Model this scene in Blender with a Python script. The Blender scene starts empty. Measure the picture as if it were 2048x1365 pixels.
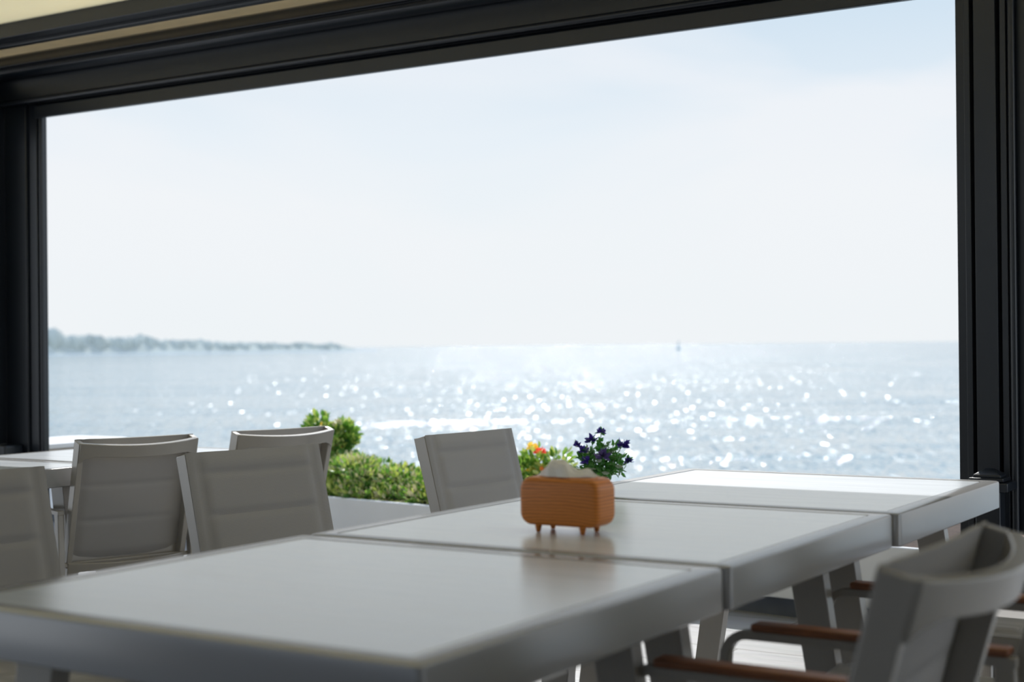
import bpy, bmesh, math, random
from mathutils import Vector, Matrix, noise
random.seed(7)
R = math.radians
scene = bpy.context.scene
col = scene.collection

# ------------------------------------------------------------------ camera
cam_data = bpy.data.cameras.new('camera')
cam = bpy.data.objects.new('camera', cam_data)
col.objects.link(cam)
cam_data.sensor_width = 36
cam_data.lens = 2928.3 / 2048 * 36
cam_data.clip_end = 60000
cam_data.clip_start = 0.05
yaw, pitch, roll = R(32.341), R(0.172), R(-0.5504)
fw = Vector((-math.sin(yaw)*math.cos(pitch), math.cos(yaw)*math.cos(pitch), math.sin(pitch)))
r0 = Vector((math.cos(yaw), math.sin(yaw), 0)); u0 = r0.cross(fw)
rt = math.cos(roll)*r0 + math.sin(roll)*u0
up = -math.sin(roll)*r0 + math.cos(roll)*u0
mw = Matrix((rt, up, -fw)).transposed().to_4x4()
mw.translation = Vector((0.9773, -1.3609, 1.1181))
cam.matrix_world = mw
cam_data.dof.use_dof = True
cam_data.dof.focus_distance = 4.35
cam_data.dof.aperture_fstop = 3.1
scene.camera = cam

# ------------------------------------------------------------------ light
scene.view_settings.view_transform = 'Standard'
scene.view_settings.look = 'None'
scene.view_settings.exposure = 0.0
scene.view_settings.gamma = 1.0
scene.view_settings.use_curve_mapping = False

sun_data = bpy.data.lights.new('sun', 'SUN')
sun = bpy.data.objects.new('sun', sun_data)
col.objects.link(sun)
sun_az, sun_el = R(29.9), R(39.1)
sun_dir = Vector((-math.sin(sun_az)*math.cos(sun_el), math.cos(sun_az)*math.cos(sun_el), math.sin(sun_el)))
sun.rotation_euler = sun_dir.to_track_quat('Z', 'Y').to_euler()
sun.location = (-4, 10, 9)
sun_data.energy = 3.8
sun_data.angle = R(0.55)
sun_data.color = (1.0, 0.985, 0.96)

world = bpy.data.worlds.new('world')
scene.world = world
world.use_nodes = True
wn = world.node_tree.nodes; wl = world.node_tree.links
wn.clear()
def wnode(t, **kw):
    n = wn.new(t)
    for k, v in kw.items(): setattr(n, k, v)
    return n
tc = wnode('ShaderNodeTexCoord')
sep = wnode('ShaderNodeSeparateXYZ'); wl.new(tc.outputs['Generated'], sep.inputs[0])
mp = wnode('ShaderNodeMapping'); mp.inputs['Scale'].default_value = (1.0, 1.0, 3.2)
mp.inputs['Location'].default_value = (1.7, 0.55, 0.2)
wl.new(tc.outputs['Generated'], mp.inputs[0])
nz = wnode('ShaderNodeTexNoise'); nz.inputs['Scale'].default_value = 3.3; nz.inputs['Detail'].default_value = 5; nz.inputs['Roughness'].default_value = 0.45
nz.inputs['Distortion'].default_value = 0.5
wl.new(mp.outputs[0], nz.inputs['Vector'])
cr = wnode('ShaderNodeValToRGB'); cr.color_ramp.elements[0].position = 0.40; cr.color_ramp.elements[1].position = 0.60
wl.new(nz.outputs[0], cr.inputs[0])
# clear sky by height: hazy white at the horizon, blue overhead
cs = wnode('ShaderNodeValToRGB')
e = cs.color_ramp.elements
e[0].position = 0.0; e[0].color = (0.86, 0.90, 0.925, 1)
e[1].position = 1.0; e[1].color = (0.15, 0.31, 0.62, 1)
for p, c in ((0.07, (0.86, 0.905, 0.935, 1)), (0.14, (0.80, 0.875, 0.94, 1)), (0.22, (0.64, 0.77, 0.89, 1)), (0.45, (0.36, 0.54, 0.80, 1))):
    x = e.new(p); x.color = c
wl.new(sep.outputs[2], cs.inputs[0])
# cloud colour by height
cc = wnode('ShaderNodeValToRGB')
e = cc.color_ramp.elements
e[0].position = 0.0; e[0].color = (0.87, 0.905, 0.93, 1)
e[1].position = 1.0; e[1].color = (0.55, 0.62, 0.74, 1)
x = e.new(0.10); x.color = (0.88, 0.91, 0.94, 1)
x = e.new(0.25); x.color = (0.82, 0.87, 0.94, 1)
wl.new(sep.outputs[2], cc.inputs[0])
mx = wnode('ShaderNodeMix', data_type='RGBA')
wl.new(cr.outputs[0], mx.inputs[0]); wl.new(cs.outputs[0], mx.inputs[6]); wl.new(cc.outputs[0], mx.inputs[7])
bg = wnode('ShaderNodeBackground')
# sky facing away from the sun boosted, like front-lit clouds, to light the interior
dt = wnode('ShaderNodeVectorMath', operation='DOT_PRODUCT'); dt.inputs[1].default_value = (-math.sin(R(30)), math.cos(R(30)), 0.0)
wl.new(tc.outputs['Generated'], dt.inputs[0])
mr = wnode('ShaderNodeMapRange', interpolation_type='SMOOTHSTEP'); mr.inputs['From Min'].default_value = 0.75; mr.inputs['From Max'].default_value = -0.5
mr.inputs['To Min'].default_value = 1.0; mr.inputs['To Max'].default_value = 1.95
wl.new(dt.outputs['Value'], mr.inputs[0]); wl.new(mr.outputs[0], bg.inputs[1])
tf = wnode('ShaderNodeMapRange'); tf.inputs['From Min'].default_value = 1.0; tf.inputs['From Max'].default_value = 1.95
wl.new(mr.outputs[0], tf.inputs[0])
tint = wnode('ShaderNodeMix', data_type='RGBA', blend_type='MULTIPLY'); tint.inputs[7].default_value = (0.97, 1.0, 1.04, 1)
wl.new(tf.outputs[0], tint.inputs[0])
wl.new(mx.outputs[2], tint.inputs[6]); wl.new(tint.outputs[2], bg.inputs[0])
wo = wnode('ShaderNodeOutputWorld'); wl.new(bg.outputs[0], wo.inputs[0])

# ------------------------------------------------------------------ materials
def mat(name, base, rough=0.5, metal=0.0, noise_scale=None, noise_amt=0.08, bump=0.0, bump_scale=None, ior=1.5, spec=0.5, trans=None, dist=0.002, stretch=(1, 1, 1)):
    m = bpy.data.materials.new(name); m.use_nodes = True
    nt = m.node_tree; n = nt.nodes; l = nt.links
    b = n['Principled BSDF']
    b.inputs['Base Color'].default_value = (*base, 1)
    b.inputs['Roughness'].default_value = rough
    b.inputs['Metallic'].default_value = metal
    b.inputs['IOR'].default_value = ior
    b.inputs['Specular IOR Level'].default_value = spec
    t = n.new('ShaderNodeTexCoord'); mpn = n.new('ShaderNodeMapping'); mpn.inputs['Scale'].default_value = stretch
    l.new(t.outputs['Object'], mpn.inputs[0])
    if noise_scale:
        z = n.new('ShaderNodeTexNoise'); z.inputs['Scale'].default_value = noise_scale; z.inputs['Detail'].default_value = 4
        l.new(mpn.outputs[0], z.inputs['Vector'])
        mr = n.new('ShaderNodeMapRange'); mr.inputs['From Min'].default_value = 0.3; mr.inputs['From Max'].default_value = 0.7
        mr.inputs['To Min'].default_value = 1-noise_amt; mr.inputs['To Max'].default_value = 1+noise_amt
        l.new(z.outputs[0], mr.inputs[0])
        vm = n.new('ShaderNodeVectorMath'); vm.operation = 'SCALE'; vm.inputs[0].default_value = base
        l.new(mr.outputs[0], vm.inputs['Scale']); l.new(vm.outputs[0], b.inputs['Base Color'])
    if bump:
        z2 = n.new('ShaderNodeTexNoise'); z2.inputs['Scale'].default_value = bump_scale or 200; z2.inputs['Detail'].default_value = 2
        l.new(mpn.outputs[0], z2.inputs['Vector'])
        bp = n.new('ShaderNodeBump'); bp.inputs['Strength'].default_value = bump; bp.inputs['Distance'].default_value = dist
        l.new(z2.outputs[0], bp.inputs['Height']); l.new(bp.outputs[0], b.inputs['Normal'])
    if trans:
        tr = n.new('ShaderNodeBsdfTranslucent'); tr.inputs[0].default_value = (*trans, 1)
        ad = n.new('ShaderNodeAddShader'); o = n['Material Output']
        l.new(b.outputs[0], ad.inputs[0]); l.new(tr.outputs[0], ad.inputs[1]); l.new(ad.outputs[0], o.inputs[0])
    return m

M = {}
M['frame'] = mat('charcoal_metal', (0.006, 0.009, 0.014), rough=0.33, spec=0.5, noise_scale=3, noise_amt=0.1, bump=0.05, bump_scale=900)
M['chair_metal'] = mat('taupe_metal', (0.31, 0.285, 0.25), rough=0.26, ior=1.8, noise_scale=5, noise_amt=0.04, bump=0.08, bump_scale=1200, dist=0.0005)
M['rim'] = mat('table_rim', (0.30, 0.30, 0.305), rough=0.22, ior=1.7, noise_scale=4, noise_amt=0.03, bump=0.06, bump_scale=1500, dist=0.0004)
M['wallgrey'] = mat('grey_wall', (0.22, 0.21, 0.20), rough=0.8, noise_scale=3)
M['valance'] = mat('beige_valance', (0.60, 0.53, 0.41), rough=0.8, noise_scale=8, noise_amt=0.1, trans=(0.26, 0.23, 0.17))
M['bolt'] = mat('steel', (0.5, 0.5, 0.5), rough=0.3, metal=1, noise_scale=10)
M['teak'] = mat('brown_wood', (0.23, 0.085, 0.035), rough=0.45, noise_scale=12, noise_amt=0.3, stretch=(1, 9, 9))
M['roof'] = mat('roof_fabric', (0.62, 0.56, 0.42), rough=0.8, noise_scale=3, noise_amt=0.04, bump=0.3, bump_scale=300, trans=(0.42, 0.395, 0.31))
M['tissue'] = mat('tissue_paper', (0.78, 0.76, 0.72), rough=0.9, noise_scale=30, noise_amt=0.03, trans=(0.12, 0.11, 0.1))
M['white'] = mat('white_paint', (0.80, 0.79, 0.76), rough=0.5, noise_scale=6, noise_amt=0.03)
M['beige'] = mat('beige_slats', (0.5, 0.43, 0.34), rough=0.6, noise_scale=6, noise_amt=0.1)
M['planter'] = mat('grey_render', (0.78, 0.785, 0.79), rough=0.8, noise_scale=2.5, noise_amt=0.06, bump=0.2, bump_scale=80)
M['toe'] = mat('dark_plinth', (0.09, 0.10, 0.115), rough=0.7, noise_scale=6, noise_amt=0.2)
M['soil'] = mat('soil', (0.06, 0.035, 0.022), rough=0.95, noise_scale=40, noise_amt=0.5, bump=0.8, bump_scale=60, dist=0.01)
M['leaf_dark'] = mat('leaf_dark', (0.045, 0.12, 0.025), rough=0.4, noise_scale=30, noise_amt=0.4, trans=(0.05, 0.12, 0.01))
M['leaf_mid'] = mat('leaf_mid', (0.12, 0.22, 0.04), rough=0.45, noise_scale=30, noise_amt=0.3, trans=(0.14, 0.24, 0.03))
M['leaf_light'] = mat('leaf_light', (0.42, 0.45, 0.16), rough=0.5, noise_scale=30, noise_amt=0.3, trans=(0.24, 0.28, 0.05))
M['leaf_pale'] = mat('leaf_pale', (0.58, 0.55, 0.36), rough=0.5, noise_scale=30, noise_amt=0.2, trans=(0.15, 0.13, 0.07))
M['stem'] = mat('stem', (0.10, 0.07, 0.04), rough=0.8, noise_scale=30, noise_amt=0.3)
M['fl_red'] = mat('petal_red', (0.72, 0.10, 0.06), rough=0.5, noise_scale=50, noise_amt=0.2, trans=(0.4, 0.05, 0.03))
M['fl_orange'] = mat('petal_orange', (0.80, 0.35, 0.10), rough=0.5, noise_scale=50, noise_amt=0.2, trans=(0.4, 0.16, 0.04))
M['fl_yellow'] = mat('petal_yellow', (0.85, 0.66, 0.12), rough=0.5, noise_scale=50, noise_amt=0.2, trans=(0.3, 0.22, 0.03))
M['faux_leaf'] = mat('faux_leaf', (0.05, 0.17, 0.03), rough=0.35, noise_scale=60, noise_amt=0.5, trans=(0.04, 0.16, 0.02))
M['faux_leaf2'] = mat('faux_leaf_pale', (0.45, 0.55, 0.42), rough=0.35, noise_scale=60, noise_amt=0.3)
M['purple'] = mat('petal_purple', (0.055, 0.03, 0.28), rough=0.5, noise_scale=80, noise_amt=0.4, trans=(0.02, 0.01, 0.10))
M['lilac'] = mat('petal_lilac', (0.16, 0.12, 0.36), rough=0.5, noise_scale=80, noise_amt=0.3)
M['island'] = mat('hazed_forest', (0.44, 0.47, 0.43), rough=1.0, noise_scale=0.02, noise_amt=0.10, spec=0.0)  # distance haze is mixed into the forest's base colour
M['sand'] = mat('hazed_shore', (0.50, 0.55, 0.58), rough=1.0, noise_scale=0.02, noise_amt=0.05, spec=0.0)  # shore colour paled and blued by the same painted haze
M['buoy'] = mat('buoy_paint', (0.30, 0.40, 0.45), rough=0.6, noise_scale=1, noise_amt=0.1)
M['foam'] = mat('soft_white', (0.75, 0.75, 0.75), rough=0.7, noise_scale=5, noise_amt=0.03)

def fabric_mat():
    m = mat('sling_fabric', (0.30, 0.28, 0.255), rough=0.75, trans=(0.10, 0.096, 0.088))
    nt = m.node_tree; n = nt.nodes; l = nt.links; b = n['Principled BSDF']
    t = n.new('ShaderNodeTexCoord')
    w1 = n.new('ShaderNodeTexWave'); w1.bands_direction = 'Y'; w1.inputs['Scale'].default_value = 130
    w2 = n.new('ShaderNodeTexWave'); w2.bands_direction = 'Z'; w2.inputs['Scale'].default_value = 130
    for w in (w1, w2): l.new(t.outputs['Object'], w.inputs['Vector'])
    mul = n.new('ShaderNodeMath'); mul.operation = 'MULTIPLY'
    l.new(w1.outputs['Fac'], mul.inputs[0]); l.new(w2.outputs['Fac'], mul.inputs[1])
    rp = n.new('ShaderNodeValToRGB'); rp.color_ramp.elements[0].color = (0.27, 0.26, 0.255, 1); rp.color_ramp.elements[1].color = (0.41, 0.395, 0.38, 1)
    l.new(mul.outputs[0], rp.inputs[0]); l.new(rp.outputs[0], b.inputs['Base Color'])
    bp = n.new('ShaderNodeBump'); bp.inputs['Strength'].default_value = 0.25; bp.inputs['Distance'].default_value = 0.0006
    l.new(mul.outputs[0], bp.inputs['Height']); l.new(bp.outputs[0], b.inputs['Normal'])
    return m
M['fabric'] = fabric_mat()

def top_mat():
    m = mat('table_panel', (0.47, 0.455, 0.45), rough=0.27, ior=2.3)
    nt = m.node_tree; n = nt.nodes; l = nt.links; b = n['Principled BSDF']
    t = n.new('ShaderNodeTexCoord'); mpn = n.new('ShaderNodeMapping'); mpn.inputs['Scale'].default_value = (1.0, 9, 1)
    l.new(t.outputs['Object'], mpn.inputs[0])
    z = n.new('ShaderNodeTexNoise'); z.inputs['Scale'].default_value = 2.5; z.inputs['Detail'].default_value = 6; z.inputs['Roughness'].default_value = 0.6
    l.new(mpn.outputs[0], z.inputs['Vector'])
    rp = n.new('ShaderNodeValToRGB'); rp.color_ramp.elements[0].position = 0.3; rp.color_ramp.elements[1].position = 0.7
    rp.color_ramp.elements[0].color = (0.60, 0.65, 0.72, 1); rp.color_ramp.elements[1].color = (0.69, 0.73, 0.80, 1)
    l.new(z.outputs[0], rp.inputs[0]); l.new(rp.outputs[0], b.inputs['Base Color'])
    mr = n.new('ShaderNodeMapRange'); mr.inputs['To Min'].default_value = 0.19; mr.inputs['To Max'].default_value = 0.27
    l.new(z.outputs[0], mr.inputs[0]); l.new(mr.outputs[0], b.inputs['Roughness'])
    z2 = n.new('ShaderNodeTexNoise'); z2.inputs['Scale'].default_value = 500
    l.new(t.outputs['Object'], z2.inputs['Vector'])
    bp = n.new('ShaderNodeBump'); bp.inputs['Strength'].default_value = 0.05; bp.inputs['Distance'].default_value = 0.0005
    l.new(z2.outputs[0], bp.inputs['Height']); l.new(bp.outputs[0], b.inputs['Normal'])
    return m
M['top'] = top_mat()

def wood_mat():
    m = mat('box_wood', (0.5, 0.25, 0.1), rough=0.42)
    nt = m.node_tree; n = nt.nodes; l = nt.links; b = n['Principled BSDF']
    t = n.new('ShaderNodeTexCoord'); mpn = n.new('ShaderNodeMapping')
    mpn.inputs['Scale'].default_value = (0.62, 0.25, 2.1); mpn.inputs['Location'].default_value = (0.0, 0, 0.09)
    l.new(t.outputs['Object'], mpn.inputs[0])
    w = n.new('ShaderNodeTexWave'); w.wave_type = 'RINGS'; w.rings_direction = 'Y'
    w.inputs['Scale'].default_value = 24; w.inputs['Distortion'].default_value = 4.5; w.inputs['Detail'].default_value = 3; w.inputs['Detail Scale'].default_value = 1.2
    l.new(mpn.outputs[0], w.inputs['Vector'])
    rp = n.new('ShaderNodeValToRGB')
    rp.color_ramp.elements[0].color = (0.47, 0.135, 0.014, 1); rp.color_ramp.elements[1].color = (0.74, 0.25, 0.036, 1)
    l.new(w.outputs['Fac'], rp.inputs[0]); l.new(rp.outputs[0], b.inputs['Base Color'])
    return m
M['wood'] = wood_mat()

def floor_mat():
    m = mat('floor_tiles', (0.4, 0.39, 0.37), rough=0.35)
    nt = m.node_tree; n = nt.nodes; l = nt.links; b = n['Principled BSDF']
    t = n.new('ShaderNodeTexCoord')
    br = n.new('ShaderNodeTexBrick'); br.inputs['Scale'].default_value = 1.0
    br.inputs['Brick Width'].default_value = 1.2; br.inputs['Row Height'].default_value = 0.3
    br.inputs['Mortar Size'].default_value = 0.004; br.inputs['Mortar Smooth'].default_value = 0.3
    br.inputs['Color1'].default_value = (0.40, 0.395, 0.39, 1); br.inputs['Color2'].default_value = (0.34, 0.335, 0.33, 1); br.inputs['Mortar'].default_value = (0.13, 0.11, 0.095, 1)
    l.new(t.outputs['Object'], br.inputs['Vector'])
    z = n.new('ShaderNodeTexNoise'); z.inputs['Scale'].default_value = 4; z.inputs['Detail'].default_value = 6
    mpn = n.new('ShaderNodeMapping'); mpn.inputs['Scale'].default_value = (1, 5, 1)
    l.new(t.outputs['Object'], mpn.inputs[0]); l.new(mpn.outputs[0], z.inputs['Vector'])
    mx = n.new('ShaderNodeMix'); mx.data_type = 'RGBA'; mx.blend_type = 'MULTIPLY'; mx.inputs[0].default_value = 0.5
    l.new(br.outputs['Color'], mx.inputs[6]); l.new(z.outputs['Color'], mx.inputs[7]); 
    mx.inputs[0].default_value = 0.15
    l.new(mx.outputs[2], b.inputs['Base Color'])
    bp = n.new('ShaderNodeBump'); bp.inputs['Strength'].default_value = 0.5; bp.inputs['Distance'].default_value = 0.004
    ad = n.new('ShaderNodeMath'); ad.operation = 'SUBTRACT'
    l.new(z.outputs[0], ad.inputs[0]); l.new(br.outputs['Fac'], ad.inputs[1])
    l.new(ad.outputs[0], bp.inputs['Height']); l.new(bp.outputs[0], b.inputs['Normal'])
    return m
M['floor'] = floor_mat()

def sea_mat():
    m = bpy.data.materials.new('sea_water'); m.use_nodes = True
    nt = m.node_tree; n = nt.nodes; l = nt.links; b = n['Principled BSDF']
    b.inputs['Base Color'].default_value = (0.27, 0.345, 0.355, 1)
    b.inputs['Roughness'].default_value = 0.08
    b.inputs['Specular Tint'].default_value = (0.8, 0.9, 0.95, 1)
    b.inputs['IOR'].default_value = 1.33
    t = n.new('ShaderNodeTexCoord')
    def nzn(scale, sc, det, rough=0.5):
        ro = n.new('ShaderNodeMapping'); ro.inputs['Rotation'].default_value = (0, 0, R(-32))
        mpn = n.new('ShaderNodeMapping'); mpn.inputs['Scale'].default_value = sc
        l.new(t.outputs['Object'], ro.inputs[0]); l.new(ro.outputs[0], mpn.inputs[0])
        z = n.new('ShaderNodeTexNoise'); z.inputs['Scale'].default_value = scale; z.inputs['Detail'].default_value = det; z.inputs['Roughness'].default_value = rough
        l.new(mpn.outputs[0], z.inputs['Vector']); return z
    def vec(op, x, y):
        v = n.new('ShaderNodeVectorMath'); v.operation = op
        for k, q in enumerate((x, y)):
            if isinstance(q, tuple): v.inputs[k].default_value = q
            else: l.new(q, v.inputs[k])
        return v.outputs[0]
    a = nzn(4.5, (1, 0.8, 1), 2, 0.6)       # wind ripples, tilting the surface both ways
    c = nzn(0.22, (0.35, 1.5, 1), 3, 0.6)   # longer wave trains
    p = nzn(0.035, (0.12, 1.6, 1), 3)       # calm and ruffled bands
    rp = n.new('ShaderNodeMapRange'); rp.inputs['From Min'].default_value = 0.38; rp.inputs['From Max'].default_value = 0.62
    rp.inputs['To Min'].default_value = 0.55; rp.inputs['To Max'].default_value = 1.05
    l.new(p.outputs[0], rp.inputs[0])
    s1 = vec('MULTIPLY', vec('SUBTRACT', a.outputs['Color'], (0.5, 0.5, 0.5)), (1.7, 1.9, 0))
    s2 = vec('MULTIPLY', vec('SUBTRACT', c.outputs['Color'], (0.5, 0.5, 0.5)), (0.9, 0.9, 0))
    sc = n.new('ShaderNodeVectorMath'); sc.operation = 'SCALE'
    l.new(vec('ADD', s1, s2), sc.inputs[0]); l.new(rp.outputs[0], sc.inputs['Scale'])
    nn = n.new('ShaderNodeVectorMath'); nn.operation = 'NORMALIZE'
    l.new(vec('ADD', sc.outputs[0], (0, 0, 1)), nn.inputs[0])
    l.new(nn.outputs[0], b.inputs['Normal'])
    # steeper little wavelets, each a facet tilted its own way, that flash where they face the sun
    ro = n.new('ShaderNodeMapping'); ro.inputs['Rotation'].default_value = (0, 0, R(-32))
    mpn = n.new('ShaderNodeMapping'); mpn.inputs['Scale'].default_value = (3.9, 0.62, 1)
    l.new(t.outputs['Object'], ro.inputs[0]); l.new(ro.outputs[0], mpn.inputs[0])
    vo = n.new('ShaderNodeTexVoronoi'); vo.voronoi_dimensions = '2D'; vo.inputs['Scale'].default_value = 1.0
    l.new(mpn.outputs[0], vo.inputs['Vector'])
    wh = n.new('ShaderNodeTexWhiteNoise'); wh.noise_dimensions = '3D'; l.new(vo.outputs['Position'], wh.inputs['Vector'])
    tilt = vec('MULTIPLY', vec('ADD', vec('SUBTRACT', vo.outputs['Color'], (0.5, 0.5, 0.5)), vec('SUBTRACT', wh.outputs['Color'], (0.5, 0.5, 0.5))), (0.40, 0.78, 0))
    vr = n.new('ShaderNodeVectorRotate'); vr.rotation_type = 'Z_AXIS'; vr.inputs['Angle'].default_value = R(31); l.new(tilt, vr.inputs['Vector']); tilt = vr.outputs[0]
    n2 = n.new('ShaderNodeVectorMath'); n2.operation = 'NORMALIZE'; l.new(vec('ADD', tilt, (0, 0, 1)), n2.inputs[0])
    b2 = n.new('ShaderNodeBsdfPrincipled'); b2.inputs['Base Color'].default_value = (0.27, 0.345, 0.355, 1); b2.inputs['IOR'].default_value = 1.33
    b2.inputs['Roughness'].default_value = 0.29; l.new(n2.outputs[0], b2.inputs['Normal'])
    lt = n.new('ShaderNodeMath'); lt.operation = 'LESS_THAN'; lt.inputs[1].default_value = 0.32; l.new(vo.outputs['Distance'], lt.inputs[0])
    sp2 = n.new('ShaderNodeSeparateColor'); l.new(vo.outputs['Color'], sp2.inputs[0])
    l2 = n.new('ShaderNodeMath'); l2.operation = 'LESS_THAN'; l2.inputs[1].default_value = 0.42; l.new(sp2.outputs[2], l2.inputs[0])
    ml = n.new('ShaderNodeMath'); ml.operation = 'MULTIPLY'; l.new(lt.outputs[0], ml.inputs[0]); l.new(l2.outputs[0], ml.inputs[1])
    mxs = n.new('ShaderNodeMixShader'); l.new(ml.outputs[0], mxs.inputs[0]); l.new(b.outputs[0], mxs.inputs[1]); l.new(b2.outputs[0], mxs.inputs[2])
    l.new(mxs.outputs[0], n['Material Output'].inputs[0])
    return m
M['sea'] = sea_mat()

# ------------------------------------------------------------------ mesh helpers
def link(name, bm, m, parent=None, bevel=0, seg=2, smooth=False, loc=None):
    me = bpy.data.meshes.new(name)
    bm.normal_update(); bm.to_mesh(me); bm.free()
    for mm in (m if isinstance(m, (list, tuple)) else [m]): me.materials.append(mm)
    o = bpy.data.objects.new(name, me); col.objects.link(o)
    if parent: o.parent = parent
    if loc is not None: o.location = loc
    if bevel:
        md = o.modifiers.new('bevel', 'BEVEL'); md.width = bevel; md.segments = seg; md.limit_method = 'ANGLE'; md.angle_limit = R(40)
        md.harden_normals = False
    if smooth or bevel:
        for p in me.polygons: p.use_smooth = True
        try: me.set_sharp_from_angle(angle=R(38))
        except Exception: pass
    return o

def empty(name, loc=(0, 0, 0), rz=0, scale=1.0):
    o = bpy.data.objects.new(name, None); col.objects.link(o)
    o.empty_display_size = 0.05
    o.location = loc; o.rotation_euler = (0, 0, rz); o.scale = (scale,)*3
    return o
def tag(o, label, cat, group=None):
    o['label'] = label; o['category'] = cat
    if group: o['group'] = group
    return o
def struct(o, label=None):
    o['kind'] = 'structure'
    if label: o['label'] = label
    return o

def box(bm, x0, x1, y0, y1, z0, z1, mi=0):
    vs = [bm.verts.new((x, y, z)) for x in (x0, x1) for y in (y0, y1) for z in (z0, z1)]
    for f in ((0,1,3,2), (4,6,7,5), (0,4,5,1), (2,3,7,6), (0,2,6,4), (1,5,7,3)):
        fc = bm.faces.new([vs[i] for i in f]); fc.material_index = mi
    return vs
def prism(bm, pts, y0, y1, axis='y'):
    """outline pts (a,b) extruded along axis"""
    def P(a, b, t):
        return {'y': (a, t, b), 'x': (t, a, b), 'z': (a, b, t)}[axis]
    A = [bm.verts.new(P(a, b, y0)) for a, b in pts]; B = [bm.verts.new(P(a, b, y1)) for a, b in pts]
    n = len(pts)
    bm.faces.new(A); bm.faces.new(B[::-1])
    for i in range(n): bm.faces.new((A[i], B[i], B[(i+1) % n], A[(i+1) % n]))
    bmesh.ops.recalc_face_normals(bm, faces=bm.faces[:])
def rrect(w, h, r, n=4, cx=0, cy=0):
    out = []
    for sx, sy, a0 in ((1, 1, 0), (-1, 1, 90), (-1, -1, 180), (1, -1, 270)):
        for k in range(n+1):
            a = R(a0 + 90*k/n)
            out.append((cx + sx*(w/2-r) + r*math.cos(a), cy + sy*(h/2-r) + r*math.sin(a)))
    return out
def sweep(bm, pts, prof, upv=(0, 0, 1), closed=False, scales=None):
    """prof: list (side, up) outline; swept along pts"""
    pts = [Vector(p) for p in pts]; n = len(pts); rings = []
    for i, p in enumerate(pts):
        if closed: t = (pts[(i+1) % n]-pts[i-1]).normalized()
        else: t = (pts[min(i+1, n-1)]-pts[max(i-1, 0)]).normalized()
        u = Vector(upv); u = u - t*u.dot(t)
        if u.length < 1e-5: u = Vector((1, 0, 0)) - t*t.x
        u.normalize(); s = t.cross(u).normalized()
        k = scales[i] if scales else 1
        rings.append([bm.verts.new(p + s*a*k + u*b*k) for a, b in prof])
    m = len(prof)
    for i in range(n if closed else n-1):
        A, B = rings[i], rings[(i+1) % n]
        for j in range(m): bm.faces.new((A[j], A[(j+1) % m], B[(j+1) % m], B[j]))
    if not closed:
        bm.faces.new(rings[0][::-1]); bm.faces.new(rings[-1])
def arc(c, r, a0, a1, n, f):
    return [f(c[0]+r*math.cos(R(a0+(a1-a0)*k/n)), c[1]+r*math.sin(R(a0+(a1-a0)*k/n))) for k in range(n+1)]
def lathe(bm, prof, n=20, c=(0, 0)):
    rings = []
    for r, z in prof: rings.append([bm.verts.new((c[0]+r*math.cos(2*math.pi*k/n), c[1]+r*math.sin(2*math.pi*k/n), z)) for k in range(n)])
    for A, B in zip(rings, rings[1:]):
        for k in range(n): bm.faces.new((A[k], A[(k+1) % n], B[(k+1) % n], B[k]))
    bm.faces.new(rings[0][::-1]); bm.faces.new(rings[-1])
def copy_tree(o, parent=None):
    c = o.copy(); col.objects.link(c); c.parent = parent
    for ch in list(o.children): copy_tree(ch, c)
    return c

# ------------------------------------------------------------------ sea, island, buoy
bm = bmesh.new()
SEA = -2.5
vs = [bm.verts.new(p) for p in ((-30000, 12, SEA), (6000, 12, SEA), (6000, 30000, SEA), (-30000, 30000, SEA))]
bm.faces.new(vs)
struct(link('sea', bm, M['sea']), 'silvery open sea glittering in the sun')

bm = bmesh.new()
# a low tongue of land with a wooded back, thinning to the right
def isl(t):  # t 0 (left) .. 1 (tip): position
    a = R(51.5 - (51.5-37.6)*t); d = 1000 + 260*t
    return Vector((0.977 - math.sin(a)*d, -1.36 + math.cos(a)*d, 0))
N = 60
ring = []
for i in range(N+1):
    p = isl(i/N); q = p*1.12 if i < N else p*1.01
    ring.append((bm.verts.new((p.x, p.y, SEA-0.5)), bm.verts.new((p.x*1.003, p.y*1.003, SEA+0.5)), bm.verts.new((q.x, q.y, SEA+0.5))))
for A, B in zip(ring, ring[1:]):
    bm.faces.new((A[0], B[0], B[1], A[1])); bm.faces.new((A[1], B[1], B[2], A[2]))
struct(link('island_ground', bm, M['sand']), 'low island shore on the horizon')
bm = bmesh.new()
def blob(bm, c, rx, rz, seed):
    res = bmesh.ops.create_icosphere(bm, subdivisions=2, radius=1)
    for v in res['verts']:
        d = 1 + 0.30*noise.noise(v.co*1.7 + Vector((seed, 0, 0)))
        v.co = Vector((v.co.x*rx*d, v.co.y*rx*d, v.co.z*rz*d)) + Vector(c)
rnd = random.Random(3)
def crest(t):
    base = 14.0 - 10.5*t
    b = base
    for c0, w, h in ((0.075, 0.016, 5.5), (0.125, 0.016, 5.0), (0.36, 0.018, 2.2), (0.345, 0.03, 1.2), (0.52, 0.03, 1.0), (0.22, 0.05, 1.0), (0.80, 0.03, 1.6), (0.87, 0.02, 1.8), (0.70, 0.05, 0.6)):
        b += h*math.exp(-((t-c0)/w)**2)
    if t > 0.9: b *= max(0.12, 1-(t-0.9)/0.045)
    return b
for i in range(330):
    t = i/330*0.985 + rnd.uniform(-0.002, 0.002); t = max(0, min(0.995, t))
    p = isl(t)*(1.02 + rnd.uniform(0, 0.03)); h = crest(t)*rnd.uniform(0.86, 1.06)
    blob(bm, (p.x, p.y, SEA+0.3+h*0.5), 2.6 + h*0.18, h*0.56, i*1.37)
prev = None
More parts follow.
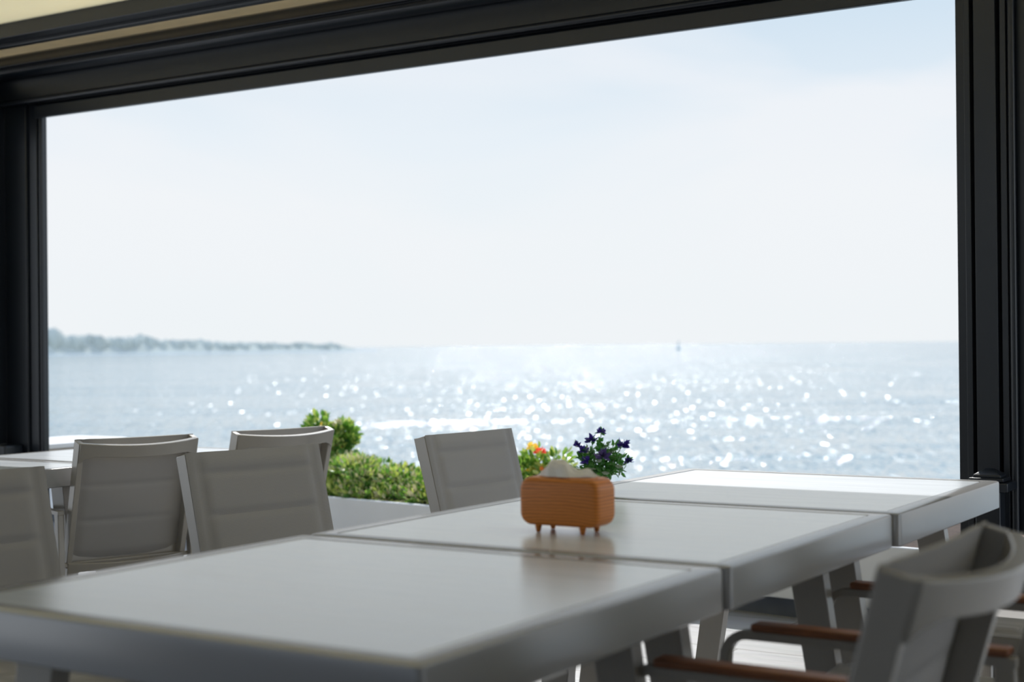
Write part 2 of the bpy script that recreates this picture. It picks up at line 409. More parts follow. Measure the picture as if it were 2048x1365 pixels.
for i in range(121):
    t = i/120*0.985; p = isl(t)*1.025; h = crest(t)*0.72
    q = (bm.verts.new((p.x*0.985, p.y*0.985, SEA+0.2)), bm.verts.new((p.x, p.y, SEA+0.3+h)), bm.verts.new((p.x*1.03, p.y*1.03, SEA+0.2)))
    if prev:
        for k in range(2): bm.faces.new((prev[k], q[k], q[k+1], prev[k+1]))
    prev = q
o = link('distant_trees', bm, M['island'], smooth=True); o['kind'] = 'stuff'
tag(o, 'hazy blue-green line of distant trees on the island', 'trees')

bq = empty('navigation_buoy', (-452.0, 932.0, SEA))
d = (Vector((-0.5*0, 0, 0)))
a = R(32.341) - math.atan((1357-1024)/2928.3); D = 900
bq.location = (0.977-math.sin(a)*D, -1.36+math.cos(a)*D, SEA)
bm = bmesh.new(); lathe(bm, [(1.3, -0.4), (1.5, 0.3), (1.4, 1.0), (0.5, 1.3)], 16); link('float', bm, M['buoy'], bq, smooth=True)
bm = bmesh.new(); lathe(bm, [(0.5, 1.25), (0.22, 4.6), (0.4, 4.7), (0.4, 5.3), (0.1, 5.5)], 12); link('tower', bm, M['buoy'], bq, smooth=True)
tag(bq, 'small grey navigation buoy far out on the horizon', 'buoy')

# ------------------------------------------------------------------ terrace floor, planter
bm = bmesh.new(); box(bm, -9, 9, -9.0, 6.4, -0.15, 0.0)
fl = struct(link('floor', bm, M['floor']), 'pale stone tiled terrace floor')
bm = bmesh.new(); box(bm, -30, 12, 6.4, 11.5, -3.2, -0.5)
struct(link('ground', bm, M['toe']), 'lower ground outside the terrace')

pl = empty('concrete_planter', (-3.4, 4.545, 0), 0)
ang = -math.atan(0.1447)
pl.rotation_euler = (0, 0, ang)
X0, X1, DP = -5.0, 3.3, 1.05
bm = bmesh.new()
outer = [(X0, 0), (X1, 0), (X1, DP), (X0, DP)]
box(bm, X0, X1, 0, 0.035, 0.08, 0.33); box(bm, X0, X1, DP-0.035, DP, 0.08, 0.33)
box(bm, X0, X0+0.035, 0.035, DP-0.035, 0.08, 0.33); box(bm, X1-0.035, X1, 0.035, DP-0.035, 0.08, 0.33)
link('planter_wall', bm, M['planter'], pl, bevel=0.006)
bm = bmesh.new(); box(bm, X0+0.05, X1-0.05, 0.05, DP-0.05, 0.0, 0.08); link('plinth', bm, M['toe'], pl)
bm = bmesh.new(); box(bm, X0+0.035, X1-0.035, 0.035, DP-0.035, 0.08, 0.315); link('soil', bm, M['soil'], pl)
tag(pl, 'long grey concrete planter beyond the opening, filled with green shrubs', 'planter')
def on_planter(u, v, z=0.305):
    return Vector((-3.4, 4.545, 0)) + Matrix.Rotation(ang, 3, 'Z') @ Vector((u, v, z))

def leaf(bm, c, d, nrm, L, W, mi):
    d = d.normalized(); s = d.cross(nrm)
    if s.length < 1e-4: s = d.orthogonal()
    s.normalize(); nn = s.cross(d).normalized()
    pts = [c, c + d*L*0.35 + s*W*0.5 + nn*W*0.12, c + d*L*0.75 + s*W*0.36 + nn*W*0.05, c + d*L - nn*L*0.12,
           c + d*L*0.75 - s*W*0.36 + nn*W*0.05, c + d*L*0.35 - s*W*0.5 + nn*W*0.12]
    v = [bm.verts.new(p) for p in pts]; mid = bm.verts.new(c + d*L*0.5 - nn*W*0.05)
    for i in range(6):
        f = bm.faces.new((v[i], v[(i+1) % 6], mid)); f.material_index = mi
def rdir(r, zmin=-1):
    while True:
        v = Vector((r.uniform(-1, 1), r.uniform(-1, 1), r.uniform(-1, 1)))
        if 0.05 < v.length < 1 and v.normalized().z > zmin: return v.normalized()
def shrub(name, loc, rx, rz, nleaf, mats, wts, label, cat, group, seed, L=(0.03, 0.055), flowers=None):
    r = random.Random(seed); root = empty(name, loc)
    bm = bmesh.new()
    lumps = [(Vector((r.uniform(-0.7, 0.7)*rx, r.uniform(-0.6, 0.6)*rx, r.uniform(0.15, 0.85)*rz)), r.uniform(0.35, 0.6)) for _ in range(9)]
    lumps.append((Vector((0, 0, rz*0.5)), 0.7)); lumps.append((Vector((0, -rx*0.5, rz*0.12)), 0.5)); lumps.append((Vector((rx*0.4, -rx*0.5, rz*0.12)), 0.5)); lumps.append((Vector((-rx*0.4, -rx*0.5, rz*0.12)), 0.5))
    for i in range(nleaf):
        c, k = r.choice(lumps); d = rdir(r, -0.55)
        p = c + Vector((d.x*rx*k, d.y*rx*k, d.z*rz*k*0.55))*r.uniform(0.6, 1.0)
        p.z = max(p.z, 0.012)
        dd = (d + Vector((0, 0, 0.5)) + rdir(r)*0.6).normalized()
        if dd.z < 0 : dd.z *= 0.2
        mi = r.choices(range(len(mats)), wts)[0]
        l = r.uniform(*L); leaf(bm, p, dd, rdir(r), l, l*r.uniform(0.4, 0.6), mi)
    link('foliage', bm, [M[x] for x in mats], root)
    bm = bmesh.new()
    for k in range(6):
        c, _ = lumps[k]
        sweep(bm, [Vector((c.x*0.1, c.y*0.1, -0.01)), Vector((c.x*0.5, c.y*0.5, c.z*0.5)), c], [(0.004*math.cos(R(60*j)), 0.004*math.sin(R(60*j))) for j in range(6)], upv=(0, 1, 0))
    link('stem', bm, M['stem'], root)
    if flowers:
        for (dx, dz, rad, mk) in flowers:
            bm = bmesh.new(); c = Vector((dx, -rx*0.25, dz))
            for j in range(34):
                d = rdir(r, -0.3); leaf(bm, c + d*rad*0.45, d, rdir(r), rad*0.7, rad*0.42, 0)
            link('flower_cluster', bm, M[mk], root)
    return tag(root, label, cat, group)

hedge_u = [-4.5, -4.05, -3.55, -3.1, -2.6, -2.1, -1.55, -0.72, -0.34, 0.05, 0.36]
hedge_labels = {}
gp = 'low green hedge shrubs in the concrete planter'
for i, u in enumerate(hedge_u):
    hi = 0.24 if i in (6,) else 0.17
    rr = random.Random(50+i)
    p = on_planter(u + rr.uniform(-0.03, 0.03), 0.285 + rr.uniform(-0.02, 0.02), 0.315)
    big = u > -1.0 and u < 1.3
    if i == 6: continue
    if u < -1.0: lab = 'low yellow-green hedge shrub in the planter behind the left-hand chairs'
    elif i == 7: lab = 'leftmost low hedge shrub of the open planter stretch, next to the taller bush'
    elif i == 8: lab = 'low yellow-green hedge shrub in the middle of the open planter stretch'
    elif i == 9: lab = 'low hedge shrub right beside the left edge of the lone chair by the opening'
    elif i == 10: lab = 'low hedge shrub behind the lone chair back by the opening'
    elif i == 11: lab = 'low hedge shrub behind the lone chair, beside the flowering bush'
    else: lab = 'low hedge shrub hidden behind the long table and tissue box'
    shrub('hedge_shrub', p, 0.25, 0.19 if big else 0.13, 2500 if big else 600, ['leaf_dark', 'leaf_mid', 'leaf_light', 'leaf_pale'], [3.2, 2.6, 3.2, 2.8], lab, 'shrub', gp, 20+i, L=(0.022, 0.045))
p = on_planter(-1.0, 0.42)
shrub('flowering_bush', p, 0.135, 0.38, 1900, ['leaf_dark', 'leaf_mid', 'leaf_light'], [3.2, 4, 3], 'taller yellow-green bush with pale and orange blossoms beside the left chairs', 'bush', None, 5,
      L=(0.035, 0.065), flowers=[(0.0, 0.35, 0.035, 'fl_yellow'), (0.07, 0.38, 0.03, 'leaf_pale'), (-0.06, 0.36, 0.03, 'fl_yellow'), (0.03, 0.28, 0.03, 'leaf_pale'), (0.07, 0.25, 0.02, 'fl_orange')])
p = on_planter(0.70, 0.24)
shrub('flowering_bush', p, 0.15, 0.32, 700, ['leaf_dark', 'leaf_mid', 'leaf_light'], [3.2, 4, 3], 'bush with red and orange blossoms between the lone chair and the tissue box', 'bush', None, 6,
      L=(0.03, 0.055), flowers=[(0.0, 0.30, 0.03, 'fl_red'), (-0.045, 0.32, 0.028, 'fl_yellow'), (0.06, 0.20, 0.035, 'fl_red'), (0.0, 0.20, 0.03, 'fl_orange'), (0.11, 0.18, 0.03, 'fl_red'), (-0.05, 0.20, 0.03, 'fl_yellow')])

# white outdoor table standing in the sun outside the left post
tb = empty('outdoor_table', (-5.72, 4.02, 0))
bm = bmesh.new(); prism(bm, rrect(0.5, 1.35, 0.10, 6, 0, 0), 0.57, 0.602, 'z'); link('tabletop', bm, M['white'], tb, bevel=0.008)
bm = bmesh.new(); box(bm, -0.2, 0.2, -0.55, 0.55, 0.50, 0.57); link('apron', bm, M['beige'], tb, bevel=0.003)
for sx in (-1, 1):
    for sy in (-1, 1):
        bm = bmesh.new(); box(bm, sx*0.18-0.025, sx*0.18+0.025, sy*0.5-0.03, sy*0.5+0.03, 0, 0.50); link('leg', bm, M['beige'], tb, bevel=0.003)
tag(tb, 'low white-topped table standing in the sun outside, right of the left post', 'table')

# ------------------------------------------------------------------ pergola structure
def long_box(name, x0, x1, y0, y1, z0, z1, m, bevel=0.004, label=None):
    bm = bmesh.new(); box(bm, x0, x1, y0, y1, z0, z1)
    return struct(link(name, bm, m, bevel=bevel), label)
F = M['frame']
# bottom rail of the screen cassette, with a rounded ridge
bm = bmesh.new()
prism(bm, [(3.72, 2.318), (3.745, 2.318), (3.745, 2.372), (3.86, 2.372), (3.86, 2.405), (3.745, 2.405), (3.745, 2.392), (3.735, 2.392), (3.72, 2.380)], -5.15, -0.436, 'x')
struct(link('trim_1', bm, F, bevel=0.003), 'dark lower rail of the screen cassette')
bm = bmesh.new()
prism(bm, [(3.70 + 0.012*math.cos(R(a)), 2.408 + 0.014*math.sin(R(a))) for a in range(0, 360, 30)], -5.42, 4.0, 'x')
struct(link('trim_2', bm, F, smooth=True), 'rounded ridge along the fascia')
long_box('trim_3', -5.45, 4.0, 3.70, 3.88, 2.405, 2.555, F, 0.006, 'dark flat fascia above the opening')
# gutter profile, rounded
gp_ = [(3.86, 2.545), (3.86, 2.63), (3.66, 2.63), (3.62, 2.632)]
gp_ += [(3.62, 2.632), (3.60, 2.62)]
for a in range(0, 8):
    t = a/7; gp_.append((3.588 + 0.012*math.cos(math.pi*t)-0.0, 2.612 - 0.045*t))
gp_ += [(3.596, 2.562), (3.585, 2.552), (3.585, 2.535), (3.60, 2.525), (3.68, 2.525), (3.68, 2.545)]
bm = bmesh.new(); prism(bm, gp_, -5.6, 4.0, 'x'); struct(link('trim_4', bm, F, bevel=0.003), 'dark rounded gutter beam under the roof')
# inner cross beam
long_box('trim_5', -7, 4.0, 3.22, 3.30, 2.600, 2.690, F, 0.004, 'dark cross beam below the roof fabric')
long_box('trim_6', -7, 4.0, 3.30, 3.345, 2.582, 2.690, F, 0.006, 'dark lower lip of the cross beam')
# roof fabric
bm = bmesh.new()
ys = [0.5 + i*0.5 for i in range(6)] + [3.33]
rows = []
for y in ys:
    z = 2.665 + 0.0 + max(0, (3.2-y))*0.045
    rows.append((bm.verts.new((-7.5, y, z)), bm.verts.new((4.1, y, z))))
for A, B in zip(rows, rows[1:]): bm.faces.new((A[0], A[1], B[1], B[0]))
ce = link('ceiling', bm, M['roof'])
md = ce.modifiers.new('solid', 'SOLIDIFY'); md.thickness = 0.006; md.offset = 1
struct(ce, 'cream woven roof fabric')
bm = bmesh.new(); box(bm, -5.62, 4.1, 3.33, 3.88, 2.672, 2.684)
struct(link('ceiling', bm, M['valance']), 'beige fabric strip between the cross beam and the gutter')
bm = bmesh.new(); box(bm, -7.5, 4.1, -6.0, 0.5, 2.80, 2.95)  # opaque ceiling out of view, added to hold back the roof fabric's glow
struct(link('ceiling', bm, M['wallgrey']), 'unseen solid ceiling added to cut the warm roof light')
long_box('wall_back', -7.5, 4.1, -6.1, -6.0, 0, 1.9, M['wallgrey'], 0, 'unseen grey wall behind the viewer, sized to limit the light')  # out of view; height chosen for the light it lets in
long_box('wall_right', 4.0, 4.1, -6.0, 1.2, 0, 2.80, M['wallgrey'], 0, 'unseen grey wall on the right side, blocking side light')  # out of view; length set by how much side light it blocks
# left corner post with screen guide
long_box('trim_7', -5.415, -5.245, 3.74, 3.88, 0, 2.56, F, 0.006, 'dark corner post on the left')
long_box('trim_8', -5.235, -5.178, 3.755, 3.785, 0, 2.405, F, 0.003, 'slim screen guide on the left post')
bm = bmesh.new(); lathe(bm, [(0.012, 0), (0.012, 2.36)], 12, (-5.166, 3.772)); struct(link('trim_9', bm, F, smooth=True), 'rounded edge of the left screen guide')
long_box('trim_10', -5.160, -5.150, 3.765, 3.780, 0, 2.405, F, 0.002, 'inner lip of the left screen guide')
# side opening frame running toward the viewer on the left
long_box('trim_11', -5.75, -5.425, 3.55, 3.76, 0, 2.60, F, 0.005, 'dark side post left of the corner post')
long_box('trim_12', -5.60, -5.42, -5.0, 3.55, 2.27, 2.50, F, 0.005, 'dark side beam running toward the viewer')
for (x, z) in ((-5.205, 0.73), (-5.205, 2.372), (-5.462, 0.73), (-5.462, 2.245)):
    yy = 3.76 if x > -5.3 else 3.55
    bm = bmesh.new()
    res = bmesh.ops.create_uvsphere(bm, u_segments=10, v_segments=6, radius=0.006)
    for v in res['verts']: v.co = Vector((v.co.x+x, v.co.y*0.5+yy, v.co.z+z))
    bo = link('screw_head', bm, M['bolt'], smooth=True)
    struct(bo, 'small steel screw on the dark post'); bo.name = 'trim_screw'
long_box('trim_13', -5.60, -5.28, 3.62, 3.74, 0.0, 0.625, F, 0.01, 'low dark ledge at the foot of the left post')
# right post: ribbed profile and dark wall
bm = bmesh.new()
box(bm, -0.436, -0.401, 3.775, 3.88, 0, 2.42)
link_r = struct(link('trim_14', bm, F, bevel=0.002), 'outer lip of the right post')
bm = bmesh.new()
prof = [(-0.400, 3.88), (-0.400, 3.745), (-0.380, 3.745), (-0.380, 3.79), (-0.366, 3.79), (-0.366, 3.74), (-0.292, 3.74), (-0.292, 3.79), (-0.279, 3.79), (-0.279, 3.745), (-0.259, 3.745), (-0.259, 3.88)]
prism(bm, prof, 0, 2.55, 'z'); struct(link('trim_15', bm, F, bevel=0.002), 'ribbed dark post right of the opening')
bm = bmesh.new(); lathe(bm, [(0.013, 0), (0.013, 2.55)], 14, (-0.243, 3.755)); struct(link('trim_16', bm, F, smooth=True), 'rounded edge of the right post')
long_box('wall_front', -0.262, 0.03, 3.785, 3.90, 0, 2.56, F, 0, 'dark wall panel right of the opening')

# roof trolley bits near the top left corner
tr = empty('roof_trolley', (-5.3, 3.50, 2.60))
bm = bmesh.new(); box(bm, -0.10, 0.02, -0.02, 0.02, 0.012, 0.05); link('bracket', bm, F, tr, bevel=0.004)
for dx in (-0.085, 0.035):
    bm = bmesh.new(); res = bmesh.ops.create_cone(bm, segments=14, radius1=0.016, radius2=0.016, depth=0.014, cap_ends=True)
    for v in res['verts']: v.co = Vector((v.co.x+dx, v.co.z-0.01, v.co.y+0.035))
    link('roller', bm, M['bolt'], tr, smooth=True)
tag(tr, 'small metal roller bracket under the roof in the top left corner', 'bracket')

# black fence post with stepped cap in front of the right post
fp = empty('fence_post', (-0.300, 3.60, 0.010))
bm = bmesh.new(); box(bm, -0.028, 0.052, -0.035, 0.035, -0.010, 0.635); link('post', bm, F, fp, bevel=0.003)
bm = bmesh.new()
box(bm, -0.062, 0.084, -0.066, 0.066, 0.612, 0.641); 
link('cap_flange', bm, F, fp, bevel=0.003)
bm = bmesh.new(); box(bm, -0.045, 0.067, -0.052, 0.052, 0.643, 0.655); link('cap_step', bm, F, fp, bevel=0.002)
bm = bmesh.new()
a = [bm.verts.new((x+0.011, y, 0.655)) for x, y in ((-0.045, -0.04), (0.045, -0.04), (0.045, 0.04), (-0.045, 0.04))]
b = [bm.verts.new((x+0.011, y, 0.664)) for x, y in ((-0.045, -0.04), (0.045, -0.04), (0.045, 0.04), (-0.045, 0.04))]
c = [bm.verts.new((x+0.011, y, 0.684)) for x, y in ((-0.012, -0.01), (0.012, -0.01), (0.012, 0.01), (-0.012, 0.01))]
for A, B in ((a, b), (b, c)):
    for i in range(4): bm.faces.new((A[i], A[(i+1) % 4], B[(i+1) % 4], B[i]))
bm.faces.new(a[::-1]); bm.faces.new(c)
link('cap_top', bm, F, fp, bevel=0.002)
tag(fp, 'short black metal fence post with a stepped pyramid cap by the right post', 'post')

# ------------------------------------------------------------------ tables
def make_table(L=0.851, W=0.90, H=0.75):
    root = empty('dining_table')
    hl, hw = L/2, W/2; rim = 0.038
    bm = bmesh.new()
    def ring(hx, hy, r, z, n=5): return [bm.verts.new((x, y, z)) for x, y in rrect(hx*2, hy*2, r, n)]
    specs = [(hw-0.004, hl-0.004, 0.012, H-0.072), (hw, hl, 0.014, H-0.069), (hw, hl, 0.014, H-0.005), (hw-0.0015, hl-0.0015, 0.013, H-0.0015), (hw-0.005, hl-0.005, 0.010, H),
             (hw-rim, hl-rim, 0.006, H), (hw-rim-0.0015, hl-rim-0.0015, 0.005, H-0.0015), (hw-rim-0.0015, hl-rim-0.0015, 0.005, H-0.020), (hw-rim+0.010, hl-rim+0.010, 0.006, H-0.022), (hw-0.028, hl-0.028, 0.008, H-0.070), ]
    rg = [ring(*s) for s in specs]
    for A, B in zip(rg, rg[1:] + rg[:1]):
        n = len(A)
        for k in range(n): bm.faces.new((A[k], A[(k+1) % n], B[(k+1) % n], B[k]))
    bmesh.ops.recalc_face_normals(bm, faces=bm.faces[:])
    link('table_frame', bm, M['rim'], root, smooth=True)
    bm = bmesh.new()
    px, py = hw-rim-0.0045, hl-rim-0.0045
    prism(bm, rrect(px*2, py*2, 0.005, 4), H-0.018, H-0.0005, 'z')
    link('tabletop', bm, M['top'], root, bevel=0.0012)
    for sx in (-1, 1):
        for sy in (-1, 1):
            bm = bmesh.new()
            yo, yi = sy*(hl-0.062), sy*(hl-0.098)
            prism(bm, [(sx*(hw-0.030), 0.0), (sx*(hw-0.094), 0.0), (sx*(hw-0.212), H-0.04), (sx*(hw-0.134), H-0.04)], yo, yi, 'y')
            link('leg', bm, M['chair_metal'], root, bevel=0.002)
    return root
T0 = make_table()
tg = 'three square tables pushed together into the long table'
tl = ['nearest of the three light grey tables in the long row, filling the foreground',
      'middle light grey table of the long row, with the wooden tissue box on it',
      'farthest light grey table of the long row, its back edge in bright sun']
for i in range(3):
    t = T0 if i == 0 else copy_tree(T0)
    t.location = (-0.45 + (-0.015, -0.010, 0.0)[i], 0.4255 + i*0.861, 0); tag(t, tl[i], 'table', tg)
for i, y in enumerate((1.90, 2.72)):
    t = copy_tree(T0); t.scale = (0.82, 0.95, 0.94); t.location = (-3.462, y, 0)
    tag(t, ['light grey table at the left frame edge, under the leftmost chairs', 'light grey table behind the two chairs that face away, nearer the sea'][i], 'table', 'tables of the second row on the left')

# ------------------------------------------------------------------ chairs
LEAN = R(15)
def make_chair(arms='wood'):
    """faces +x, seat 0.44 high, back 0.855 high"""
    root = empty('dining_chair')
    CM = M['chair_metal']
    hb = 0.24                       # half width of the back
    zb, zt = 0.40, 0.855            # back frame from seat to top
    ax = Vector((-math.sin(LEAN), 0, math.cos(LEAN)))      # up along the back
    nb = Vector((-math.cos(LEAN), 0, -math.sin(LEAN)))     # backward normal
    base = Vector((-0.33, 0, zt)) - ax*((zt-zb)/math.cos(LEAN))
    Lb = (zt-zb)/math.cos(LEAN)
    def P(y, s, d=0): return base + Vector((0, y, 0)) + ax*s + nb*d
    # back frame: two uprights, curved top rail, curved lower rail
    bm = bmesh.new()
    def upright(y0, y1):
        vs = []
        for s, dd in ((-0.02, 0.040), (Lb*0.5, 0.044), (Lb, 0.048)):
            e = 0
            vs.append([bm.verts.new(P(y0, s, 0.0)), bm.verts.new(P(y1, s, 0.0)), bm.verts.new(P(y1, s+e, dd)), bm.verts.new(P(y0, s+e, dd))])
        for A, B in zip(vs, vs[1:]):
            for k in range(4): bm.faces.new((A[k], A[(k+1) % 4], B[(k+1) % 4], B[k]))
        bm.faces.new(vs[0][::-1]); bm.faces.new(vs[-1])
    upright(-hb, -hb+0.022); upright(hb-0.022, hb)
    def rail(s0, s1, bow, th=0.020):
        n = 20; rings = []
        for k in range(n+1):
            y = -hb+0.004 + (2*hb-0.008)*k/n
            q = 1-(y/hb)**2; d0 = 0.024 + bow*q
            fil = 0.030*math.exp(-((hb-abs(y)-0.012)/0.016)**1.0 if hb-abs(y) > 0.012 else 0)
            rings.append([bm.verts.new(P(y, s0-fil, d0)), bm.verts.new(P(y, s1, d0)), bm.verts.new(P(y, s1+th*0.10, d0+th)), bm.verts.new(P(y, s0-fil, d0+th))])
        for A, B in zip(rings, rings[1:]):
            for j in range(4): bm.faces.new((A[j], A[(j+1) % 4], B[(j+1) % 4], B[j]))
        bm.faces.new(rings[0][::-1]); bm.faces.new(rings[-1])
    rail(Lb-0.045, Lb, 0.055, 0.026)
    rail(-0.03, 0.0, 0.035)
    bmesh.ops.recalc_face_normals(bm, faces=bm.faces[:])
    link('back_frame', bm, CM, root, bevel=0.0025)
    # padded sling back, quilted in horizontal channels, sewn sleeves at the sides
    def sling(name, W2, S0, S1, pos, seams, thick, sleeve=0.035):
        bm = bmesh.new(); nu, nv = 40, 64; fr = []; bk = []
        for i in range(nv+1):
            s = S0 + (S1-S0)*i/nv; rf = []; rb = []
            for j in range(nu+1):
                u = -W2 + 2*W2*j/nu
                e = W2-abs(u)
                pad = min(1, max(0, (e-sleeve)/0.03)); pad = pad*pad*(3-2*pad)
                sm = 1
                for sc in seams: sm = min(sm, 1-math.exp(-((s-sc)/0.010)**2))
                top = min(1, (S1-s)/0.03, (s-S0)/0.03); top = max(0, top)
                h = 0.0015 + thick*pad*(0.25+0.75*sm)*(0.3+0.7*top)
                groove = 0.002*math.exp(-((e-sleeve)/0.004)**2)
                edge = 0.004*math.exp(-(e/0.004))
                sag = -0.010*(1-(u/W2)**2)
                rf.append(bm.verts.new(pos(u, s, h - groove - edge + sag))); rb.append(bm.verts.new(pos(u, s, -0.002 - 0.5*thick*pad*sm*top + sag)))
            fr.append(rf); bk.append(rb)
        for i in range(nv):
            for j in range(nu):
                bm.faces.new((fr[i][j], fr[i][j+1], fr[i+1][j+1], fr[i+1][j])); bm.faces.new((bk[i][j+1], bk[i][j], bk[i+1][j], bk[i+1][j+1]))
        for i in range(nv):
            bm.faces.new((fr[i][0], fr[i+1][0], bk[i+1][0], bk[i][0])); bm.faces.new((fr[i+1][nu], fr[i][nu], bk[i][nu], bk[i+1][nu]))
        for j in range(nu):
            bm.faces.new((fr[0][j+1], fr[0][j], bk[0][j], bk[0][j+1])); bm.faces.new((fr[nv][j], fr[nv][j+1], bk[nv][j+1], bk[nv][j]))
        bmesh.ops.recalc_face_normals(bm, faces=bm.faces[:])
        return link(name, bm, M['fabric'], root, smooth=True)
    sling('backrest', hb-0.001, 0.0, Lb+0.002, lambda u, s, h: P(u, s, -h-0.003), (0.15, 0.29, 0.43-0.02), 0.009)
    # seat frame and seat sling
    bm = bmesh.new()
    for sy in (-1, 1):
        box(bm, -0.215, 0.215, sy*0.238-0.011, sy*0.238+0.011, 0.395, 0.435)
    box(bm, 0.19, 0.215, -0.227, 0.227, 0.385, 0.425)
    box(bm, -0.215, -0.19, -0.227, 0.227, 0.385, 0.425)
    link('seat_frame', bm, CM, root, bevel=0.003)
    def spos(u, s, h):
        x = s; dip = 0
        if s > 0.19: dip = (s-0.19)**2*9
        return Vector((x, u, 0.438 + h - dip))
    sling('seat', 0.248, -0.205, 0.235, spos, (-0.08, 0.06), 0.010)
    # side frames: arm bar bending into the front leg, rear leg
    for sy in (-1, 1):
        y = sy*0.266
        if arms:
            bm = bmesh.new()
            pts = [(-0.265, y, 0.590), (-0.10, y, 0.591), (0.215, y, 0.591)]
            pts += [(0.215 + 0.055*math.sin(R(a)), y, 0.536 + 0.055*math.cos(R(a))) for a in (15, 30, 45, 60, 75)]
            pts += [(0.270, y, 0.53), (0.270, y, 0.50)]
            sweep(bm, pts, [(-0.013, -0.017), (0.013, -0.017), (0.013, 0.0), (-0.013, 0.0)], upv=(0.7, 0, 0.72))
            arm = link('arm', bm, CM, root, bevel=0.002)
            if arms == 'wood':
                bm = bmesh.new(); box(bm, -0.255, 0.205, y-0.021, y+0.021, 0.5915, 0.606)
                sl = link('arm_slat', bm, M['teak'], arm, bevel=0.005); sl['label'] = 'brown wooden arm slat'
        zl = 0.52 if arms else 0.41
        bm = bmesh.new()
        sweep(bm, [(0.264, y, zl), (0.264, y, 0.25), (0.262, y, 0.0)], rrect(0.026, 0.034, 0.004, 2), upv=(1, 0, 0), scales=[1.0, 0.95, 0.8])
        link('leg', bm, CM, root)
        bm = bmesh.new()
        zl = 0.575 if arms else 0.41
        sweep(bm, [(-0.245, y, zl), (-0.255, y, 0.30), (-0.29, y, 0.0)], rrect(0.026, 0.036, 0.004, 2), upv=(1, 0, 0), scales=[1.0, 0.95, 0.8])
        link('leg', bm, CM, root)
    # lower stretchers tying frames to the seat
    for x in (-0.235, 0.262):
        bm = bmesh.new()
        box(bm, x-0.011, x+0.011, -0.262, 0.262, 0.375, 0.392)
        link('stretcher', bm, CM, root, bevel=0.003)
    return root
protos = {'wood': make_chair('wood'), None: make_chair(None), 'plain': make_chair('plain')}
used = set()

specs = [  # x, y, heading of +x, scale, label
    (0.101, 0.516, 180, 1.005, 'large blurred taupe chair seen from behind in the right foreground'),
    (0.115, 1.412, 180, 1.0, 'taupe chair right of the middle table, only its wooden arms and legs in view'),
    (0.215, 2.335, 180, 1.0, 'taupe chair by the right post, its grey seat visible at the right frame edge'),
    (-1.650, 0.800, -8, 0.97, 'taupe fabric chair cut off by the left frame edge, facing the long table'),
    (-1.564, 1.708, -11.4, 0.97, 'front-facing taupe chair third from left, facing the long table'),
    (-1.442, 2.669, -4.6, 0.97, 'lone front-facing taupe chair left of the tissue box, against the sea'),
    (-3.244, 2.428, 180-18.8, 0.94, 'taupe chair seen from behind at left, its curved top rail near the post'),
    (-3.108, 3.013, 180-13.5, 0.94, 'smaller taupe chair seen from behind, half hidden behind the front-facing chair'),
]
for i, (x, y, h, s, lab) in enumerate(specs):
    kd = 'wood' if i < 3 else (None if i < 6 else 'plain')
    c = protos[kd] if kd not in used else copy_tree(protos[kd]); used.add(kd)
    cg = {'wood': 'taupe chairs with wooden arms along the right side', None: 'front-facing taupe chairs along the left side', 'plain': 'taupe chairs seen from behind at the left table'}[kd]
    c.location = (x, y, 0); c.rotation_euler = (0, 0, R(h)); c.scale = (s, s, s)
    tag(c, lab, 'chair', cg)

# ------------------------------------------------------------------ tissue box
TB = empty('tissue_box', (-0.476, 1.1325, 0.75))
W_, D_, z0, z1 = 0.178, 0.078, 0.0135, 0.1085
bm = bmesh.new()
zc, hh = (z0+z1)/2, (z1-z0)
rings = []
for y, inset in ((-D_/2, 0.010), (-D_/2+0.0012, 0.006), (-D_/2+0.004, 0.0025), (-D_/2+0.009, 0.0005), (-D_/2+0.014, 0), (D_/2-0.014, 0), (D_/2-0.009, 0.0005), (D_/2-0.004, 0.0025), (D_/2-0.0012, 0.006), (D_/2, 0.010)):
    rings.append([bm.verts.new((a, y, b)) for a, b in rrect(W_-2*inset, hh-2*inset, 0.024-inset*0.6, 8, 0, zc)])
n = len(rings[0])
for A, B in zip(rings, rings[1:]):
    for k in range(n): bm.faces.new((A[k], A[(k+1) % n], B[(k+1) % n], B[k]))
bm.faces.new(rings[0][::-1]); bm.faces.new(rings[-1])
bmesh.ops.recalc_face_normals(bm, faces=bm.faces[:])
link('box_body', bm, M['wood'], TB, smooth=True)
for sx, sy in ((-0.050, -0.028), (0.050, -0.028), (-0.050, 0.028), (0.050, 0.028)):
    bm = bmesh.new(); lathe(bm, [(0.0035, 0.0), (0.0045, 0.001), (0.0075, 0.016)], 14, (sx, sy)); link('foot', bm, M['wood'], TB, smooth=True)
bm = bmesh.new()
prism(bm, rrect(0.11, 0.022, 0.011, 6), z1-0.0005, z1+0.0006, 'z'); link('slot_shade', bm, M['soil'], TB)  # dark plate painting the shade inside the opening; the box is solid
tag(TB, 'small rounded wooden tissue box on four pegs on the middle table', 'tissue box')
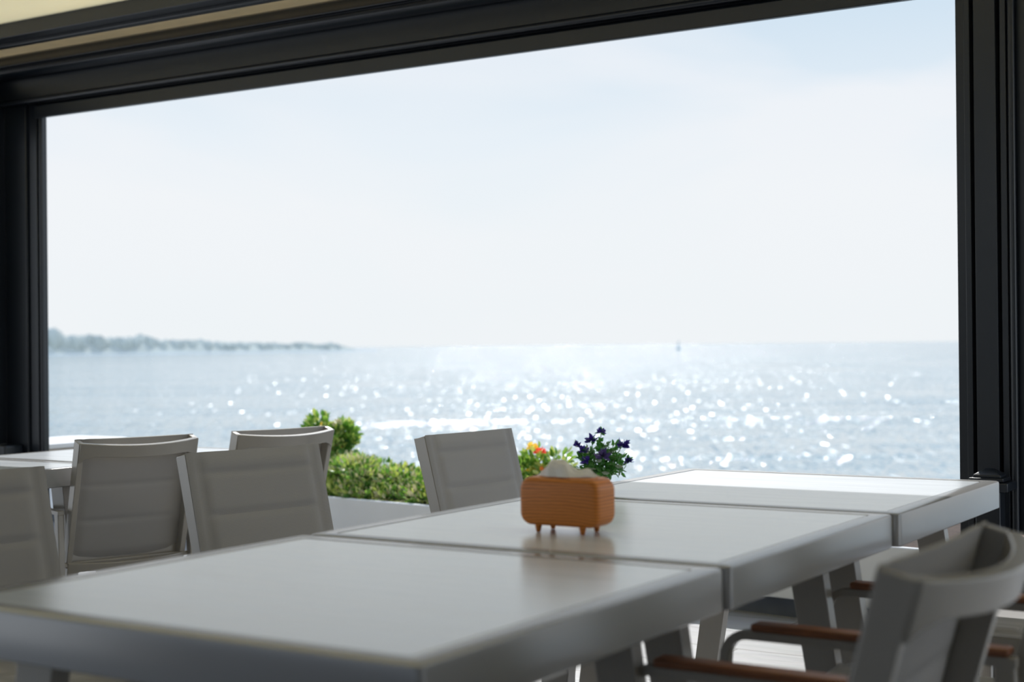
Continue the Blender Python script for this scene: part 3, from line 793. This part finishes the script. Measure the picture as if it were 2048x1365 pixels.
# crumpled tissue
tis = empty('tissue', (-0.476, 1.1325, 0.75+z1))
bm = bmesh.new(); nu, nv = 46, 26; g = []
for i in range(nu+1):
    row = []
    for j in range(nv+1):
        u = i/nu; v = j/nv*2-1
        x = -0.062 + 0.128*u
        prof_h = 0.033*math.exp(-abs((u-0.36)/0.25)**3) + 0.013*math.exp(-((u-0.80)/0.16)**2)
        wd = 0.012 + 0.020*math.sin(math.pi*min(1, u*1.05))
        y = v*wd
        q = (1-abs(v)**1.7)
        z = prof_h*q + 0.0015
        nn = noise.noise(Vector((u*5, v*1.6, 1.3)))*0.006 + noise.noise(Vector((u*11 + v*4, v*3, 4.0)))*0.0028
        z = max(0.0012, z + nn*min(1, q*2.5))
        row.append(bm.verts.new((x + 0.006*noise.noise(Vector((v*2, u*3, 9))), y + 0.004*noise.noise(Vector((u*6, v*2, 6))), z)))
    g.append(row)
for i in range(nu):
    for j in range(nv): bm.faces.new((g[i][j], g[i+1][j], g[i+1][j+1], g[i][j+1]))
link('tissue_sheet', bm, M['tissue'], tis, smooth=True)
tag(tis, 'crumpled white tissue pulled out of the wooden box', 'tissue')

# ------------------------------------------------------------------ small pot of purple flowers
fpot = empty('potted_flowers', (-0.795, 1.85, 0.75))
bm = bmesh.new(); lathe(bm, [(0.015, 0), (0.018, 0.003), (0.022, 0.030), (0.024, 0.033), (0.024, 0.036), (0.020, 0.036), (0.019, 0.030)], 24); link('pot', bm, M['white'], fpot, smooth=True)
r = random.Random(11)
bm = bmesh.new(); bs = bmesh.new(); tips = []
flow = [(0.000, 0.150, 0.011), (-0.024, 0.130, 0.014), (0.052, 0.117, 0.016), (-0.060, 0.118, 0.009), (-0.046, 0.108, 0.012), (0.000, 0.092, 0.018), (-0.040, 0.080, 0.013), (0.068, 0.075, 0.011)]
rtv = Vector((math.cos(yaw), math.sin(yaw), 0)); ntv = Vector((math.sin(yaw), -math.cos(yaw), 0))
sp = []
for (fx, fz, fr_) in flow: sp.append(rtv*fx + ntv*(0.056 if fz < 0.11 and abs(fx) < 0.05 else r.uniform(-0.01, 0.03)) + Vector((0, 0, fz)))
for k in range(46):
    d = rdir(r, -0.25); sp.append(Vector((d.x*0.060, d.y*0.060, 0.066 + d.z*0.060)))
for p in sp:
    b0 = Vector((r.uniform(-0.01, 0.01), r.uniform(-0.01, 0.01), 0.030)); mid = (b0+p)/2 + Vector((p.x*0.12, p.y*0.12, 0.006))
    sweep(bs, [b0, mid, p], [(0.0009*math.cos(R(90*j)), 0.0009*math.sin(R(90*j))) for j in range(4)], upv=(0.3, 0.2, 0.1))
    for q in range(11):
        t = r.uniform(0.25, 1.0); c = b0.lerp(mid, t*2) if t < 0.5 else mid.lerp(p, t*2-1)
        d = ((p-b0).normalized()*0.7 + rdir(r)).normalized(); l = r.uniform(0.014, 0.023)
        leaf(bm, c, d, rdir(r), l, l*0.46, 0 if r.random() < 0.86 else 1)
link('foliage', bm, [M['faux_leaf'], M['faux_leaf2']], fpot); link('stem', bs, M['faux_leaf'], fpot)
for k, (fx, fz, fr_) in enumerate(flow):
    bm = bmesh.new(); c = sp[k]
    for j in range(26):
        d = rdir(r, -0.35); leaf(bm, c, d, rdir(r), fr_*r.uniform(1.05, 1.5), fr_*0.6, 0)
    link('flower', bm, M['lilac'] if k == 5 else M['purple'], fpot)
tag(fpot, 'small pot of artificial purple flowers behind the tissue box', 'potted flowers')
